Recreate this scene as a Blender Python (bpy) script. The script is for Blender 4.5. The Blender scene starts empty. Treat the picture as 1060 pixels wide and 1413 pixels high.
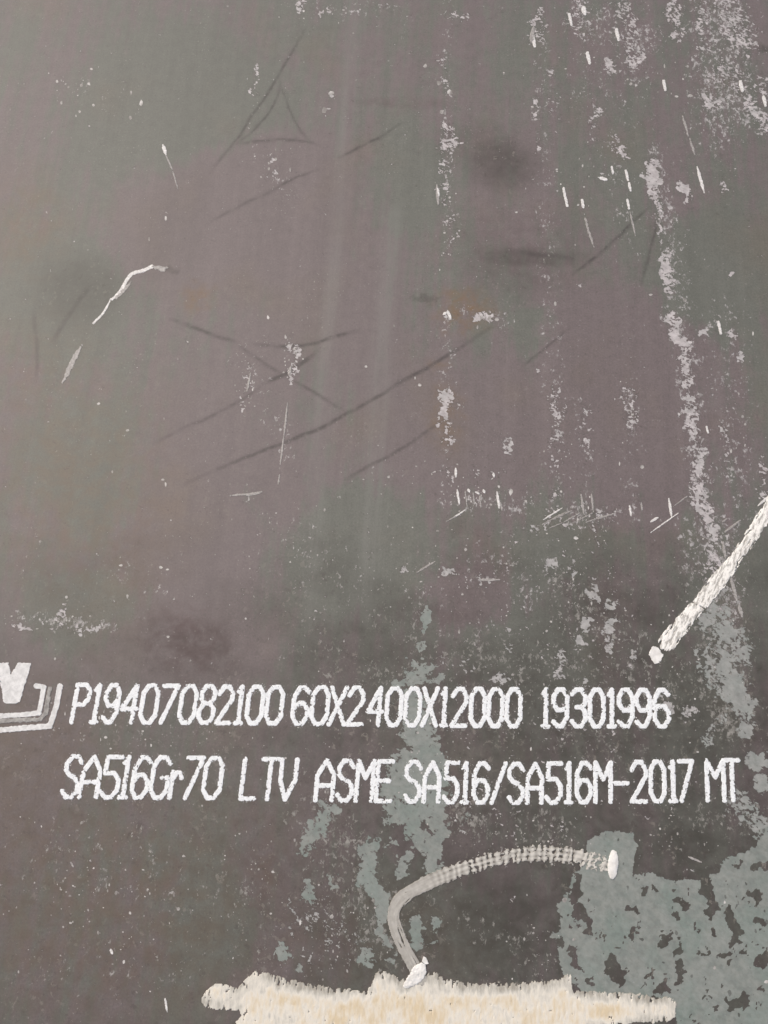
import bpy, math, random
import numpy as np

# ------------------------------------------------------------------ camera, world, sun, exposure
H = 0.90                      # eye height above the plate, metres
TILT = math.radians(15.5)     # tilt away from straight down
F = 1060.0                    # focal length in photograph pixels (photo 1060 x 1413)
SC = bpy.context.scene
COL = SC.collection
cam_d = bpy.data.cameras.new("camera")
cam = bpy.data.objects.new("camera", cam_d)
COL.objects.link(cam)
cam.location = (0, 0, H)
cam.rotation_euler = (TILT, 0, 0)
cam_d.sensor_fit = 'VERTICAL'
cam_d.sensor_height = 36
cam_d.lens = 36 * F / 1413
cam_d.clip_start = 0.01
cam_d.clip_end = 2000
SC.camera = cam
SUN_EL, SUN_AZ = math.radians(52), math.radians(-50)      # azimuth from +y (away from the viewer), minus = left
w = bpy.data.worlds.new("World"); SC.world = w; w.use_nodes = True
nt = w.node_tree; nt.nodes.clear()
sky = nt.nodes.new('ShaderNodeTexSky'); sky.sky_type = 'NISHITA'; sky.sun_disc = False
sky.sun_elevation = SUN_EL; sky.sun_rotation = SUN_AZ
sky.air_density = 1.0; sky.dust_density = 7.0; sky.ozone_density = 1.0
bg = nt.nodes.new('ShaderNodeBackground'); bg.inputs[1].default_value = 0.11
wo = nt.nodes.new('ShaderNodeOutputWorld')
nt.links.new(sky.outputs[0], bg.inputs[0]); nt.links.new(bg.outputs[0], wo.inputs[0])
sd = bpy.data.lights.new("sun", 'SUN'); sd.energy = 1.5; sd.angle = math.radians(50); sd.color = (1, 0.965, 0.91)
sun = bpy.data.objects.new("sun", sd); COL.objects.link(sun)
sun.rotation_euler = (math.pi / 2 - SUN_EL, 0, math.pi - SUN_AZ)
sun.location = (0, 0, 5)
SC.view_settings.view_transform = 'Standard'; SC.view_settings.look = 'None'
SC.view_settings.gamma = 1; SC.view_settings.exposure = 0.05

# ------------------------------------------------------------------ helpers
rng = np.random.default_rng(7)
CT, ST = math.cos(TILT), math.sin(TILT)
def P(px, py):
    """photograph pixel -> point on the plate's top face"""
    a = (np.asarray(px, float) - 530) / F; b = (706.5 - np.asarray(py, float)) / F
    t = H / (CT - b * ST)
    return a * t, (b * CT + ST) * t

_perm = rng.random((256, 256))
def vnoise(x, y):
    xi = np.floor(x).astype(int); yi = np.floor(y).astype(int)
    fx = x - xi; fy = y - yi
    fx = fx * fx * (3 - 2 * fx); fy = fy * fy * (3 - 2 * fy)
    g = lambda i, j: _perm[i & 255, j & 255]
    return (g(xi, yi) * (1 - fx) + g(xi + 1, yi) * fx) * (1 - fy) + (g(xi, yi + 1) * (1 - fx) + g(xi + 1, yi + 1) * fx) * fy
def fbm(x, y, o=3):
    s = 0; a = .5; n = 0
    for k in range(o):
        s = s + a * vnoise(x * 2 ** k + 17.3 * k, y * 2 ** k + 9.1 * k); n += a; a *= .5
    return s / n
def sstep(a, b, x):
    t = np.clip((x - a) / (b - a), 0, 1); return t * t * (3 - 2 * t)
def dseg(X, Y, x0, y0, x1, y1):
    dx, dy = x1 - x0, y1 - y0; L = dx * dx + dy * dy + 1e-9
    t = np.clip(((X - x0) * dx + (Y - y0) * dy) / L, 0, 1)
    return np.hypot(X - x0 - t * dx, Y - y0 - t * dy), t
def dpath(X, Y, pts):
    """distance to a polyline, arc length along it, signed side"""
    best = np.full(X.shape, 1e9); arc = np.zeros(X.shape); side = np.zeros(X.shape); s = 0
    for (x0, y0), (x1, y1) in zip(pts[:-1], pts[1:]):
        d, t = dseg(X, Y, x0, y0, x1, y1); l = math.hypot(x1 - x0, y1 - y0)
        m = d < best
        best = np.where(m, d, best); arc = np.where(m, s + t * l, arc)
        side = np.where(m, np.sign((x1 - x0) * (Y - y0) - (y1 - y0) * (X - x0)), side); s += l
    return best, arc, side
def dpoly(X, Y, pts):
    """signed distance to a polygon, positive inside"""
    best = np.full(X.shape, 1e9); ins = np.zeros(X.shape, bool)
    n = len(pts)
    for i in range(n):
        x0, y0 = pts[i]; x1, y1 = pts[(i + 1) % n]
        best = np.minimum(best, dseg(X, Y, x0, y0, x1, y1)[0])
        if y0 != y1:
            c = ((y0 > Y) != (y1 > Y)) & (X < (x1 - x0) * (Y - y0) / (y1 - y0) + x0)
            ins ^= c
    return np.where(ins, best, -best)
def smooth(pts, n=6):
    """Catmull-Rom through the points"""
    p = [pts[0]] + list(pts) + [pts[-1]]; out = []
    for i in range(1, len(p) - 2):
        a, b, c, d = (np.array(q, float) for q in p[i - 1:i + 3])
        for k in range(n):
            t = k / n
            out.append(tuple(.5 * (2 * b + (c - a) * t + (2 * a - 5 * b + 4 * c - d) * t * t + (3 * b - a - 3 * c + d) * t ** 3)))
    out.append(tuple(pts[-1])); return out

def link_mesh(name, verts, quads, mat, parent, tone=None, label=None, smooth_sh=False):
    verts = np.asarray(verts, float)
    o0 = np.array([verts[:, 0].mean(), verts[:, 1].mean(), 0.0])
    me = bpy.data.meshes.new(name)
    quads = np.asarray(quads, np.int32); nq, k = quads.shape
    me.vertices.add(len(verts)); me.vertices.foreach_set('co', (verts - o0).ravel())
    me.loops.add(nq * k); me.loops.foreach_set('vertex_index', quads.ravel())
    me.polygons.add(nq); me.polygons.foreach_set('loop_start', np.arange(0, nq * k, k, dtype=np.int32))
    if smooth_sh: me.polygons.foreach_set('use_smooth', np.ones(nq, bool))
    if tone is not None:
        at = me.attributes.new('tone', 'FLOAT', 'POINT'); at.data.foreach_set('value', np.asarray(tone, np.float32))
    me.update(calc_edges=True); me.validate()
    me.materials.append(mat)
    o = bpy.data.objects.new(name, me); COL.objects.link(o)
    o.location = o0
    if parent is not None:
        o.parent = parent
        px, py, pz = parent_world(parent)
        o.location = (o0[0] - px, o0[1] - py, -pz)
    if label: o['label'] = label
    return o
def parent_world(o):
    x = y = z = 0.0
    while o is not None:
        x += o.location[0]; y += o.location[1]; z += o.location[2]; o = o.parent
    return x, y, z
_layer = [0]
def raster(name, field, box, step, z, mat, parent, tone=None, label=None, smooth_sh=False):
    """paint lying on the plate: every little cell where field > 0, raised to height z, with a skirt down to the steel"""
    xs = np.arange(box[0], box[2] + step, step); ys = np.arange(box[1], box[3] + step, step)
    X, Y = np.meshgrid(xs, ys)
    f = field(X, Y)
    keep = (f[:-1, :-1] + f[1:, :-1] + f[:-1, 1:] + f[1:, 1:]) > 0
    if not keep.any(): return None
    Z = z(X, Y, f) if callable(z) else np.full(X.shape, z)
    _layer[0] += 1; Z = Z + .000004 * (_layer[0] % 40)
    ny, nx = X.shape
    idx = np.arange(nx * ny).reshape(ny, nx)
    a, b, c, d = idx[1:, :-1], idx[1:, 1:], idx[:-1, 1:], idx[:-1, :-1]
    top = np.stack([a[keep], b[keep], c[keep], d[keep]], 1)
    pad = np.pad(keep, 1)
    N = nx * ny; sk = []
    for (m, p, q) in ((keep & ~pad[2:, 1:-1], a, b), (keep & ~pad[1:-1, 2:], b, c), (keep & ~pad[:-2, 1:-1], c, d), (keep & ~pad[1:-1, :-2], d, a)):
        sk.append(np.stack([p[m] + N, q[m] + N, q[m], p[m]], 1))
    quads = np.concatenate([top] + sk)
    wx, wy = P(X.ravel(), Y.ravel())
    V = np.concatenate([np.stack([wx, wy, Z.ravel()], 1), np.stack([wx, wy, np.full(N, -0.0002)], 1)])
    T = None
    if tone is not None:
        t = tone(X, Y, f).ravel(); T = np.concatenate([t, t])
    used, inv = np.unique(quads, return_inverse=True)
    return link_mesh(name, V[used], inv.reshape(quads.shape), mat, parent, None if T is None else T[used], label, smooth_sh)

# ------------------------------------------------------------------ node helpers
class NT:
    def __init__(s, name):
        s.m = bpy.data.materials.new(name); s.m.use_nodes = True
        s.t = s.m.node_tree; s.t.nodes.clear()
        s.out = s.n('ShaderNodeOutputMaterial'); s.b = s.n('ShaderNodeBsdfPrincipled')
        s.t.links.new(s.b.outputs[0], s.out.inputs[0])
        s.co = s.n('ShaderNodeTexCoord').outputs['Object']
    def n(s, k): return s.t.nodes.new(k)
    def set(s, sock, v):
        if isinstance(v, bpy.types.NodeSocket): s.t.links.new(v, sock)
        else: sock.default_value = (*v, 1) if isinstance(v, tuple) and len(v) == 3 and sock.type == 'RGBA' else v
    def map(s, scale, rot=0, loc=(0, 0, 0)):
        v = s.co
        if rot:
            q = s.n('ShaderNodeMapping'); s.set(q.inputs[0], v); q.inputs[2].default_value = (0, 0, rot); v = q.outputs[0]
        m = s.n('ShaderNodeMapping'); s.set(m.inputs[0], v); m.inputs[1].default_value = loc
        m.inputs[3].default_value = scale; return m.outputs[0]
    def noise(s, scale, detail=3, rough=.5, vec=None, dist=0.0):
        m = s.n('ShaderNodeTexNoise'); s.set(m.inputs['Vector'], vec if vec is not None else s.co)
        m.inputs['Scale'].default_value = scale; m.inputs['Detail'].default_value = detail
        m.inputs['Roughness'].default_value = rough; m.inputs['Distortion'].default_value = dist
        return m.outputs[0]
    def math(s, op, a, b=0.0, c=0.0, clamp=False):
        m = s.n('ShaderNodeMath'); m.operation = op; m.use_clamp = clamp
        s.set(m.inputs[0], a); s.set(m.inputs[1], b); s.set(m.inputs[2], c); return m.outputs[0]
    def ramp(s, v, a, b, lo=0.0, hi=1.0):
        m = s.n('ShaderNodeMapRange'); m.interpolation_type = 'SMOOTHSTEP'
        s.set(m.inputs[0], v); s.set(m.inputs[1], a); s.set(m.inputs[2], b); s.set(m.inputs[3], lo); s.set(m.inputs[4], hi)
        return m.outputs[0]
    def mix(s, f, a, b):
        m = s.n('ShaderNodeMix'); m.data_type = 'RGBA'
        s.set(m.inputs[0], f); s.set(m.inputs[6], a); s.set(m.inputs[7], b); return m.outputs[2]
    def attr(s, name):
        m = s.n('ShaderNodeAttribute'); m.attribute_name = name; return m
    def sep(s, c):
        m = s.n('ShaderNodeSeparateColor'); s.set(m.inputs[0], c); return m.outputs
    def bump(s, h, strength, dist):
        m = s.n('ShaderNodeBump'); m.inputs['Strength'].default_value = strength; m.inputs['Distance'].default_value = dist
        s.set(m.inputs['Height'], h); s.set(s.b.inputs['Normal'], m.outputs[0])
    def fin(s, color, rough, ior=1.5):
        s.set(s.b.inputs['Base Color'], color); s.set(s.b.inputs['Roughness'], rough); s.b.inputs['IOR'].default_value = ior
        return s.m

def srgb(r, g, b, k=1.0):
    f = lambda c: ((c / 255 + .055) / 1.055) ** 2.4 if c > 10 else c / 255 / 12.92
    return (f(r) * k, f(g) * k, f(b) * k)

# ------------------------------------------------------------------ materials
def steel_material():
    s = NT('mill_scale_steel')
    m1 = s.attr('mask_a'); m2 = s.attr('mask_b'); fleck = s.attr('fleck').outputs['Fac']
    patch, teal, dirt_shade = s.sep(m1.outputs['Color'])[:3]; score = m1.outputs['Alpha']
    rust, streak, olive = s.sep(m2.outputs['Color'])[:3]; ochre = m2.outputs['Alpha']
    # rolled scale: mauve grey against olive grey in long soft clouds
    cloud = s.noise(4.5, 3, .5, s.map((1.6, .8, 1), .06))
    cloud2 = s.noise(16, 4, .6, s.map((1.5, .7, 1), .06, (3, 1, 0)))
    tint = s.math('ADD', s.math('MULTIPLY', cloud, 1.1), s.math('MULTIPLY', cloud2, .55))
    tint = s.math('ADD', tint, s.math('MULTIPLY', s.math('SUBTRACT', olive, .5), 1.15))
    strk = s.noise(40, 4, .6, s.map((2.0, .09, 1), .06, (8, 3, 0)))
    tint = s.math('ADD', tint, s.math('MULTIPLY', s.math('SUBTRACT', strk, .5), .9))
    tint = s.math('ADD', tint, s.math('MULTIPLY', s.math('SUBTRACT', s.noise(60, 3, .6, s.map((1, .6, 1), 0, (1, 8, 0))), .5), .6))
    c = s.mix(s.ramp(tint, .62, 1.02), (.172, .141, .140), (.144, .149, .127))
    warm = s.ramp(s.noise(9, 3, .5, s.map((1, .8, 1), 0, (7, 2, 0))), .5, .75)
    c = s.mix(s.math('MULTIPLY', warm, .35), c, (.172, .138, .104))
    # fine rolling lines
    line = s.noise(60, 4, .65, s.map((3.0, .10, 1), .06))
    line2 = s.noise(17, 5, .65, s.map((2.2, .10, 1), .06, (5, 0, 0)))
    lv = s.math('ADD', s.math('MULTIPLY', s.math('SUBTRACT', line, .5), .20), s.math('MULTIPLY', s.math('SUBTRACT', line2, .5), .34))
    lv = s.math('ADD', 1.0, lv)
    grain = s.noise(420, 3, .7)
    lv = s.math('MULTIPLY', lv, s.math('ADD', .50, s.math('MULTIPLY', grain, .74)))
    blot = s.noise(70, 7, .75)
    lv = s.math('MULTIPLY', lv, s.math('ADD', .72, s.math('MULTIPLY', blot, .5)))
    hs = s.n('ShaderNodeMix'); hs.data_type = 'RGBA'; hs.blend_type = 'MULTIPLY'; hs.inputs[0].default_value = 1
    s.set(hs.inputs[6], c)
    cc = s.n('ShaderNodeCombineColor')
    for i in range(3): s.set(cc.inputs[i], lv)
    s.set(hs.inputs[7], cc.outputs[0]); c = hs.outputs[2]
    c = s.mix(s.math('MULTIPLY', streak, s.math('MULTIPLY', s.ramp(line2, .3, .7, .15, .7), s.ramp(strk, .3, .65, .3, 1.0))), c, (.205, .205, .188))
    # rust, ochre and oily stains, plus the shade painted along the curved stroke
    n_st = s.noise(45, 4, .65, None, .3)
    c = s.mix(s.math('MULTIPLY', rust, s.ramp(n_st, .25, .7)), c, (.078, .045, .046))
    c = s.mix(s.math('MULTIPLY', ochre, s.ramp(n_st, .3, .7)), c, (.158, .102, .058))
    c = s.mix(s.math('MULTIPLY', dirt_shade, s.ramp(n_st, .2, .75, .55, 1.0)), c, (.030, .025, .018))
    sn = s.noise(150, 3, .6)
    c = s.mix(s.math('MULTIPLY', score, s.ramp(sn, .2, .6, .35, 1.0)), c, (.034, .027, .026))
    # scattered dark and pale specks all over
    sp = s.noise(330, 2, .5, s.map((1, .8, 1), 0, (1, 4, 0)))
    spm = s.math('MULTIPLY', s.ramp(sp, .66, .71), s.ramp(s.noise(20, 3, .6, s.map((1, .5, 1), 0, (9, 9, 0))), .47, .66))
    c = s.mix(s.math('MULTIPLY', spm, .7), c, (.30, .28, .26))
    dk = s.ramp(s.noise(260, 2, .5, s.map((1, .7, 1), 0, (2, 8, 0))), .70, .76)
    c = s.mix(s.math('MULTIPLY', dk, .4), c, (.045, .038, .036))
    fl = s.noise(120, 5, .68, s.map((1, .9, 1), .2, (8, 1, 0)), .4)
    flk = s.math('MULTIPLY', s.ramp(fl, .585, .62), s.ramp(s.noise(14, 3, .6, s.map((1, .8, 1), 0, (2, 6, 0))), .46, .62))
    c = s.mix(s.math('MULTIPLY', flk, s.math('ADD', .16, s.math('MULTIPLY', dirt_shade, .5))), c, (.235, .215, .185))
    pit = s.ramp(s.noise(95, 5, .7, s.map((1, 1, 1), .7, (5, 9, 0)), .3), .58, .66)
    c = s.mix(s.math('MULTIPLY', pit, s.math('ADD', .10, s.math('MULTIPLY', dirt_shade, .7))), c, (.050, .042, .034))
    fn = s.noise(165, 6, .74, s.map((1.15, .8, 1), .1, (3, 7, 0)), .25)
    fc = s.noise(48, 4, .6, s.map((1.1, .7, 1), .06, (6, 2, 0)))
    fv = s.math('ADD', fn, s.math('ADD', s.math('MULTIPLY', fleck, .25), s.math('MULTIPLY', s.math('SUBTRACT', fc, .5), .42)))
    fm = s.ramp(fv, .715, .775)
    c = s.mix(s.math('MULTIPLY', fm, .85), c, s.mix(s.ramp(dirt_shade, .1, .45), s.mix(s.ramp(s.noise(170, 2, .5), .3, .7), (.24, .23, .225), (.52, .50, .495)), s.mix(s.ramp(s.noise(170, 2, .5), .3, .7), (.15, .145, .128), (.30, .29, .265))))
    # spalled places where the scale has come off
    big = s.noise(62, 5, .62, s.map((1.1, .9, 1), 0, (4, 4, 0)), .35)
    fine = s.noise(230, 4, .62, s.map((.8, 1.15, 1), .5, (2, 4, 0)), .3)
    pn = s.math('ADD', s.math('MULTIPLY', big, .48), s.math('MULTIPLY', fine, .52))
    v = s.math('ADD', patch, s.math('MULTIPLY', s.math('SUBTRACT', pn, .5), 3.8))
    bare = s.ramp(v, .55, .69)
    rim = s.math('MULTIPLY', s.ramp(v, .34, .54), s.math('SUBTRACT', 1.0, bare))
    c = s.mix(s.math('MULTIPLY', rim, s.ramp(n_st, .3, .7, .15, .6)), c, (.055, .046, .040))
    mottle = s.noise(110, 4, .6)
    pink = s.mix(s.ramp(mottle, .3, .7), (.36, .335, .335), (.54, .51, .51))
    tl = s.mix(s.ramp(mottle, .3, .7), (.185, .208, .192), (.245, .262, .240))
    green = s.ramp(s.noise(24, 3, .5, s.map((1, 1, 1), 0, (6, 6, 0))), .45, .65)
    tl = s.mix(s.math('MULTIPLY', green, .45), tl, (.165, .222, .195))
    pc = s.mix(teal, pink, tl)
    worn = s.ramp(s.noise(85, 6, .75, s.map((1, .8, 1), .3, (7, 7, 0)), .4), .55, .72)
    pc = s.mix(s.math('MULTIPLY', worn, .26), pc, (.12, .122, .112))
    dots = s.ramp(s.noise(105, 2, .45, s.map((1, .85, 1), 0, (9, 2, 0))), .685, .70)
    pc = s.mix(s.math('MULTIPLY', dots, .85), pc, (.058, .060, .052))
    step2 = s.ramp(s.noise(34, 5, .6, s.map((1, .8, 1), 0, (3, 3, 0)), .5), .50, .53)
    pc = s.mix(s.math('MULTIPLY', step2, .22), pc, (.30, .32, .30))
    pale_speck = s.ramp(s.noise(380, 3, .6, s.map((1, 1, 1), 0, (2, 2, 0))), .62, .74)  # fine pale specks at random over the bare patches
    pc = s.mix(s.math('MULTIPLY', pale_speck, .5), pc, (.34, .35, .335))
    c = s.mix(s.math('MULTIPLY', bare, s.ramp(fine, .3, .6, .80, 1.0)), c, pc)
    rough = s.ramp(grain, .2, .8, .50, .64)
    rough = s.math('ADD', rough, s.math('MULTIPLY', bare, .06))
    h = s.math('ADD', s.math('MULTIPLY', grain, .5), s.math('MULTIPLY', blot, .6))
    h = s.math('SUBTRACT', h, s.math('MULTIPLY', bare, .5))
    h = s.math('SUBTRACT', h, s.math('MULTIPLY', score, .6))
    s.bump(h, .22, .0006)
    return s.fin(c, rough, 1.54)

def paint_material(name, c0, c1, scale=160, rough=.65, bump=.3, stretch=(1, 1, 1), rot=0, lo=.3, hi=.7, speck=0.0, speck_c=(.2, .19, .18)):
    s = NT(name)
    v = s.noise(scale, 4, .6, s.map(stretch, rot))
    c = s.mix(s.ramp(v, lo, hi), c0, c1)
    if speck:
        c = s.mix(s.math('MULTIPLY', s.ramp(s.noise(700, 3, .6), .56, .68), speck), c, speck_c)
    s.bump(v, bump, .0006)
    return s.fin(c, rough)
M_STEEL = steel_material()
M_WHITE = paint_material('stencil_white_paint', (.72, .74, .75), (.84, .87, .88), 260, .6, .25, speck=.6, speck_c=(.36, .37, .37))
M_EMB = paint_material('emblem_white_paint', (.56, .56, .55), (.76, .76, .75), 140, .6, .25, speck=.4, speck_c=(.35, .35, .34))
M_EMB2 = paint_material('worn_grey_emblem_paint', (.20, .19, .18), (.40, .39, .37), 140, .6, .25, speck=.6, speck_c=(.14, .13, .12))
M_CHALK = paint_material('white_chalk', (.40, .385, .355), (.86, .845, .80), 130, .85, .4, (2.4, .7, 1), .5, .36, .55, .6, (.30, .28, .25))
M_BRIGHT = paint_material('bright_scratched_metal', (.52, .50, .48), (.80, .79, .77), 300, .5, .2)
M_FAINT = paint_material('faint_scratched_metal', (.24, .225, .21), (.42, .40, .385), 300, .5, .2)
M_BLOB = paint_material('thick_white_paint', (.64, .63, .60), (.84, .83, .80), 120, .4, .4)
def tone_material(name, stops, scale, amp, rough=.7, bump=.4, stretch=(1, 1, 1)):
    """colour follows the paint's own thickness, stored as tone"""
    s = NT(name)
    t = s.attr('tone').outputs['Fac']
    v = s.noise(scale, 5, .65, s.map(stretch))
    t = s.math('ADD', t, s.math('MULTIPLY', s.math('SUBTRACT', v, .5), amp))
    r = s.n('ShaderNodeValToRGB'); s.set(r.inputs[0], t)
    els = r.color_ramp.elements
    while len(els) < len(stops): els.new(.5)
    for e, (p, c) in zip(els, stops): e.position = p; e.color = (*c, 1)
    s.bump(v, bump, .0008)
    return s.fin(r.outputs[0], rough)
M_CREAM = tone_material('cream_brush_paint', [(0, (.34, .32, .275)), (.3, (.55, .53, .47)), (.55, (.70, .665, .585)), (.78, (.67, .60, .475)), (1, (.62, .52, .36))], 120, 1.35, .75, .25, (1.7, .55, 1))
M_STROKE = tone_material('grey_paint_stick', [(0, (.17, .16, .14)), (.3, (.31, .295, .265)), (.65, (.43, .415, .38)), (1, (.58, .56, .51))], 170, .8, .8, .3)
M_GROUND = paint_material('yard_concrete', (.22, .21, .19), (.32, .31, .28), 3, .9, .3, lo=.25, hi=.75, speck=.3)

# ------------------------------------------------------------------ ground under the plate
gm = bpy.data.meshes.new('ground')
gm.from_pydata([(-300, -300, -.0605), (300, -300, -.0605), (300, 300, -.0605), (-300, 300, -.0605)], [], [(0, 1, 2, 3)])
gm.materials.append(M_GROUND)
ground = bpy.data.objects.new('ground', gm); COL.objects.link(ground); ground['kind'] = 'structure'

# ------------------------------------------------------------------ the plate: wear maps first
STEP = 2.0
GX = np.arange(-150, 1210 + STEP, STEP); GY = np.arange(-150, 1560 + STEP, STEP)
X, Y = np.meshgrid(GX, GY)
XW = X + (fbm(X / 9, Y / 9, 3) - .5) * 22; YW = Y + (fbm(X / 9 + 50, Y / 9 + 70, 3) - .5) * 22
def layer(v=0.0): return np.full(X.shape, v)
patch, teal, dirt_shade, score = layer(.02), layer(), layer(), layer()
rust, streak, olive, ochre = layer(), layer(), layer(.5), layer()
fleck = layer(.18)
def win(x0, y0, x1, y1):
    i0 = max(0, int((y0 - GY[0]) / STEP)); i1 = max(0, int((y1 - GY[0]) / STEP) + 2)
    j0 = max(0, int((x0 - GX[0]) / STEP)); j1 = max(0, int((x1 - GX[0]) / STEP) + 2)
    return slice(i0, i1), slice(j0, j1)
def stroke(a, pts, r, val, inner=.35, outer=1.6, tint=None, warp=True):
    if len(pts) == 1: pts = [pts[0], (pts[0][0] + .1, pts[0][1])]
    xs = [p[0] for p in pts]; ys = [p[1] for p in pts]; R = r * outer + 4
    W = win(min(xs) - R, min(ys) - R, max(xs) + R, max(ys) + R)
    d, _, _ = dpath(XW[W], YW[W], pts) if warp and len(pts) else dpath(X[W], Y[W], pts)
    k = 1 - sstep(r * inner, r * outer, d)
    a[W] = np.maximum(a[W], val * k) if val >= 0 else a[W] * (1 - k * -val)
    if tint is not None: teal[W] = np.maximum(teal[W], tint * (1 - sstep(r, r * 2.2 + 6, d)))
def blob(a, x, y, rx, ry, val, rot=0.0, soft=1.0, warp=True):
    R = max(rx, ry) * (1 + soft) + 5; W = win(x - R, y - R, x + R, y + R)
    u = (XW if warp else X)[W] - x; v = (YW if warp else Y)[W] - y; c, s_ = math.cos(rot), math.sin(rot)
    d = np.hypot((u * c + v * s_) / rx, (v * c - u * s_) / ry)
    k = 1 - sstep(1 - .7 * soft, 1 + .6 * soft, d)
    a[W] = np.maximum(a[W], val * k) if val >= 0 else a[W] * (1 - k * -val)

# pale spalls down the right hand side
for pts, r, v in [([(900, 228), (904, 268)], 9, .85), ([(888, 243)], 6, .8), ([(905, 275), (914, 330)], 5, .58), ([(916, 340), (925, 400)], 7, .64),
                  ([(925, 440), (948, 485)], 14, .60), ([(935, 450), (940, 470)], 8, .8), ([(945, 495), (955, 590)], 8, .64), ([(940, 568)], 6, .6), ([(961, 605), (966, 690)], 12, .60),
                  ([(972, 695), (985, 740)], 12, .64), ([(985, 740), (1000, 830)], 24, .42), ([(985, 770)], 14, .62),
                  ([(620, 178), (622, 205)], 9, .62), ([(610, 205), (625, 340)], 10, .36), ([(604, 262), (606, 276)], 3, .8), ([(616, 440)], 7, .6),
                  ([(660, 440), (690, 436)], 8, .58), ([(614, 545), (617, 608)], 9, .70), ([(628, 560)], 6, .55), ([(600, 652)], 6, .65), ([(617, 625), (625, 680)], 7, .4),
                  ([(760, 95), (770, 170)], 10, .3), ([(742, 206)], 6, .75), ([(735, 140), (740, 160)], 6, .5), ([(765, 535), (766, 640)], 8, .5), ([(766, 632), (778, 562)], 6, .5), ([(767, 680)], 7, .5),
                  ([(760, 780)], 9, .6), ([(808, 560), (810, 640)], 7, .42), ([(740, 510)], 6, .6), ([(700, 605), (704, 630)], 6, .62),
                  ([(745, 20), (740, 50)], 12, .46), ([(795, 10), (805, 45)], 16, .45), ([(862, 10), (880, 90)], 13, .52), ([(840, 92)], 11, .76), ([(822, 150), (815, 190)], 8, .42),
                  ([(930, 0), (936, 50)], 9, .62), ([(965, 0), (968, 50)], 10, .5), ([(972, 60)], 12, .58), ([(1005, 5), (1028, 60)], 24, .48), ([(975, 140)], 14, .66), ([(1035, 145), (1056, 172)], 12, .66),
                  ([(990, 100), (1060, 125)], 20, .42), ([(1020, 60)], 12, .62), ([(850, 195), (864, 220)], 8, .58), ([(833, 244)], 5, .6), ([(942, 256), (950, 270)], 7, .7), ([(995, 252), (1000, 262)], 5, .74),
                  ([(975, 459)], 6, .8), ([(1014, 460)], 6, .6), ([(1022, 489)], 7, .75), ([(866, 535), (870, 590)], 7, .48), ([(1003, 607)], 7, .6), ([(993, 572), (1008, 640)], 8, .4), ([(1013, 379)], 4, .8), ([(801, 395)], 6, .66),
                  ([(1050, 640), (1058, 690)], 10, .45), ([(940, 568), (948, 566)], 4, .8), ([(875, 545), (878, 590)], 4, .5),
                  ([(415, 8)], 9, .74), ([(450, 14)], 7, .5), ([(532, 5)], 6, .5), ([(620, 25), (640, 22)], 9, .5), ([(612, 80), (620, 128)], 7, .42), ([(457, 130)], 4, .9), ([(448, 152)], 5, .9),
                  ([(345, 505), (337, 575)], 7, .36), ([(408, 470), (400, 525)], 6, .55), ([(380, 220), (376, 245)], 7, .35), ([(352, 90), (352, 130)], 5, .5),
                  ([(700, 650), (660, 655)], 8, .35), ([(510, 180)], 6, .4)]:
    stroke(patch, pts, r, v)
# flakes below the scratch cluster
for x, y, r, v in [(762, 778, 8, .72), (790, 786, 7, .62), (820, 815, 9, .66), (842, 836, 8, .74), (843, 870, 10, .8), (808, 860, 7, .72), (840, 893, 7, .7), (800, 882, 7, .68), (780, 905, 13, .52),
                   (770, 930, 8, .5), (700, 890, 8, .45), (690, 935, 9, .58), (645, 920, 10, .52), (810, 945, 7, .5), (555, 785, 6, .6), (620, 790, 5, .55), (670, 800, 7, .5), (735, 735, 8, .45),
                   (700, 870, 6, .55), (868, 885, 8, .4), (880, 905, 6, .5), (920, 975, 8, .6), (950, 985, 9, .5), (905, 960, 7, .5)]:
    stroke(patch, [(x, y)], r * 1.25, v * 1.05, tint=.35)
stroke(patch, [(800, 780), (820, 900)], 60, .24)
stroke(patch, [(760, 720), (830, 715)], 22, .34)
stroke(patch, [(680, 700), (700, 930)], 70, .16)
stroke(patch, [(720, 950), (900, 1130)], 80, .18)
stroke(patch, [(620, 940), (720, 1140)], 60, .18)
stroke(patch, [(90, 838), (78, 866)], 7, .5); stroke(patch, [(22, 864), (48, 868)], 5, .62); stroke(patch, [(100, 870), (135, 870)], 6, .6); stroke(patch, [(60, 860), (90, 870)], 5, .45)
stroke(patch, [(345, 683)], 8, .5); stroke(patch, [(430, 770), (450, 900)], 22, .14)
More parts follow.
